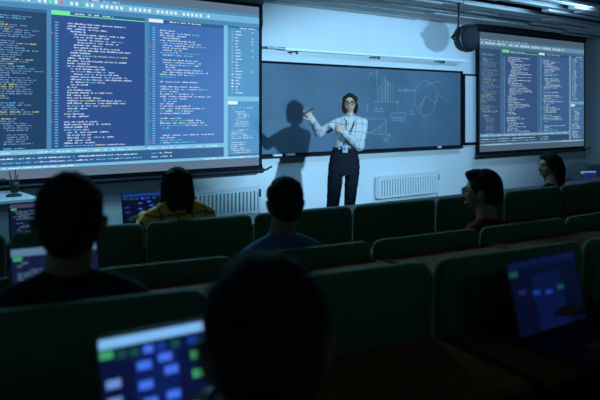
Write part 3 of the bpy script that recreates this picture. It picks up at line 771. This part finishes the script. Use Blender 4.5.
# laptops (after the people who use them)
laptop((.705, 1.385, .83), R_(-4), 'brightest laptop showing blue and green node boxes, beside the closest head', 'nodes_bright', W=.262, D=.2, H=.225, lean=14)
laptop((2.02, 1.25, .83), R_(-2), 'dim blue laptop by the hand at the right edge', 'nodes_dim', W=.37, H=.24, lean=14)
laptop((.85, 2.44, .83), R_(-8), 'laptop with pale toolbar and code in front of the left man', 'code_bright', W=.31, H=.24, lean=22)
laptop((1.42, 4.45, .745), R_(-8), 'dim purple-toned code laptop on the front desk, far left', 'code_dim', W=.34, H=.215, lean=14)
laptop((2.19, 4.52, .745), R_(-6), 'laptop with small blue boxes in front of the woman in yellow', 'nodes', W=.34, H=.215, lean=14)
laptop((12.2, 6.85, .2), R_(-25), 'small laptop with a pale top bar by the grey box in the corner', 'tablet', W=.34, H=.215, lean=14)

# ---- the lecturer: local x = towards the photo's right, local y = away from the viewer
TX, TY = 5.42, 6.04
def teacher():
    t = thing('person', 'standing woman lecturer in checked shirt and dark trousers, pointing to the left', 'person', (TX, TY, 0), -YAW)
    MH = Matrix.Translation((.050, -.015, 1.63)) @ Matrix.Rotation(PI+R_(-6), 4, 'Z') @ Matrix.Rotation(R_(-2), 4, 'X') @ Matrix.Scale(.97, 4)
    shR, elR, wrR = (-.085, 0, 1.405), (-.305, -.03, 1.29), (-.385, -.19, 1.435)
    shL, elL, wrL = (.20, 0, 1.40), (.155, -.05, 1.125), (-.02, -.235, 1.285)
    def upper(bm, g):
        tube(bm, [(.0, 0, 1.02), (.0, 0, 1.12), (.022, 0, 1.23), (.045, 0, 1.34), (.056, 0, 1.405), (.058, 0, 1.44)],
             [(.135+g, .095+g), (.118+g, .085+g), (.135+g, .105+g), (.15+g, .105+g), (.13+g, .085+g), (.075+g, .06+g)], 22, (1, 0, 0))
        for s, sh, el, wr in ((-1, shR, elR, wrR), (1, shL, elL, wrL)):
            tube(bm, [(.058+s*.06, 0, 1.43), sh], [.045+g, .05+g], 14)
            tube(bm, [sh, el], [.047+g*1.3, .037+g*1.9], 14); tube(bm, [el, wr], [.036+g*2.1, .024+g*1.8], 14)
    bm = bmesh.new(); upper(bm, 0)
    tube(bm, [(0, 0, 1.12), (-.005, .0, 1.0), (-.005, 0, .90)], [(.12, .09), (.16, .11), (.165, .11)], 20, (1, 0, 0))
    for s, pts in ((-1, ((-.09, 0, .86), (-.13, -.01, .48), (-.16, 0, .09))), (1, ((.08, 0, .86), (.055, -.01, .48), (.04, 0, .09)))):
        tube(bm, pts, [.082, .055, .036], 14); tube(bm, [(pts[2][0], .03, .05), (pts[2][0], -.14, .04)], [.035, .03], 12)
    tube(bm, [(.058, 0, 1.42), (.055, -.0, 1.47), (.052, .0, 1.56)], [.05, .045, .045], 16)
    tR = hand(bm, wrR, (-.50, -.12, .86), (.2, -1, .1), -1, (.12, .22, .40, .55), .6, 1.0, .12)
    tL = hand(bm, wrL, (-.66, -.25, .62), (-.3, .55, -.2), -1, (.15, .2, .28, .4), -.2, .95, .1)
    head_bm(bm, MH, jaw=1.1)
    obj('body', remesh(bm, .0042, 3), M_skin, t, True)
    bm = bmesh.new(); upper(bm, .010)
    obj('shirt', remesh(bm, .007, 4, .014, .05), M_shirt, t, True)
    bm = bmesh.new()
    tube(bm, [(.058, -.005, 1.43), (.057, -.005, 1.468)], [(.068, .062), (.055, .055)], 20, (1, 0, 0), caps=False)
    for s in (-1, 1): box(bm, -.035, .035, -.006, .006, -.022, .022, bev=.004, M=Matrix.Translation((.057+s*.034, -.066, 1.443)) @ Euler((R_(-30), s*R_(-32), 0)).to_matrix().to_4x4())
    obj('collar', bm, M_shirt, t, True)
    bm = bmesh.new()
    for w_, e in ((wrR, elR), (wrL, elL)):
        d = (Vector(w_)-Vector(e)).normalized(); tube(bm, [Vector(w_)-d*.05, Vector(w_)+d*.012], [.042, .038], 18, caps=False)
    obj('cuffs', bm, M_shirt, t, True)
    # wide high-waisted trousers
    bm = bmesh.new()
    tube(bm, [(-.005, 0, 1.115), (-.008, 0, 1.07), (-.012, 0, .98), (-.015, 0, .88), (-.018, 0, .80)], [(.137, .105), (.148, .113), (.172, .125), (.182, .128), (.172, .115)], 24, (1, 0, 0), caps=False)
    tube(bm, [(-.105, 0, .90), (-.122, 0, .72), (-.145, 0, .46), (-.165, 0, .22), (-.175, 0, .05)], [(.093, .115), (.088, .10), (.073, .088), (.076, .09), (.080, .095)], 20, (1, 0, 0), caps=False)
    tube(bm, [(.078, 0, .90), (.070, 0, .72), (.048, 0, .46), (.040, 0, .22), (.04, 0, .05)], [(.090, .115), (.079, .10), (.063, .088), (.068, .09), (.075, .095)], 20, (1, 0, 0), caps=False)
    obj('trousers', remesh(bm, .008, 4, .012, .05), M_trou, t, True)
    bm = bmesh.new(); tube(bm, [(-.005, 0, 1.095), (-.005, 0, 1.125)], [(.145, .112), (.141, .109)], 26, (1, 0, 0), caps=False); obj('belt', bm, M_black, t, True)
    obj('belt_buckle', BM((-.09, -.055, -.108, -.098, 1.098, 1.122), bev=.002), M_metal, t)
    bm = bmesh.new()
    for x in (-.175, .04): box(bm, x-.042, x+.042, -.18, .07, 0, .06, bev=.02, seg=3)
    obj('shoes', bm, M_black, t, True)
    bm = bmesh.new()
    ell2(bm, MH, (0, -.014, .022), (.080, .092, .098)); ell2(bm, MH, (0, .024, .082), (.052, .055, .037))
    for s in (-1, 1):
        tube(bm, [MH @ Vector(p) for p in ((s*.010, .072, .092), (s*.046, .064, .066), (s*.070, .040, .015), (s*.074, .03, -.045), (s*.070, .025, -.10))], [.012, .018, .019, .021, .016], 12)
        tube(bm, [MH @ Vector(p) for p in ((s*.05, -.02, .06), (s*.070, -.02, -.0), (s*.073, -.02, -.06), (s*.066, -.02, -.105))], [.028, .024, .026, .020], 12)
    for x in (-.05, 0, .05): tube(bm, [MH @ Vector(p) for p in ((x, -.06, .05), (x, -.085, -.02), (x, -.07, -.10))], [.04, .038, .026], 12)
    obj('hair', remesh(bm, .004, 2, .005, .012), M_hairb, t, True)
    face(t, MH, True)
    # lanyard and badge
    bm = bmesh.new()
    tube(bm, [(.012, -.045, 1.455), (-.002, -0.126, 1.38), (-.004, -0.154, 1.28), (-.012, -0.139, 1.16), (-.014, -0.149, 1.145)], [(.006, .0015)]*5, 8, (1, 0, 0))
    tube(bm, [(.105, -.045, 1.455), (.085, -0.126, 1.38), (.045, -0.160, 1.28), (-.008, -0.139, 1.16), (-.014, -0.149, 1.145)], [(.006, .0015)]*5, 8, (1, 0, 0))
    l = obj('lanyard', bm, M_black, t, True)
    b = obj('badge', BM((-.044, .016, -.150, -.145, 1.065, 1.145), bev=.002), mat('badge_plastic', (.22, .28, .34), .4), t)
    obj('badge_photo', BM((-.034, -.010, -.152, -.150, 1.09, 1.125)), M_denim, b)
    return tR
tips, u, nrm = teacher()
bm = bmesh.new(); tube(bm, [(0, 0, -.065), (0, 0, .045)], .0075, 10, caps=False); tube(bm, [(0, 0, .045), (0, 0, .07)], [.009, .007], 10, caps=False)
Mt = Matrix.Translation((TX, TY, 0)) @ Matrix.Rotation(-YAW, 4, 'Z')
mk = tag(obj('marker_pen', bm, M_black, None, True), 'black marker pen held in the lecturer\'s raised hand', 'marker pen')
mk.matrix_world = Mt @ Matrix.Translation((-.43, -.235, 1.535)) @ Euler((0, R_(58), R_(8))).to_matrix().to_4x4()
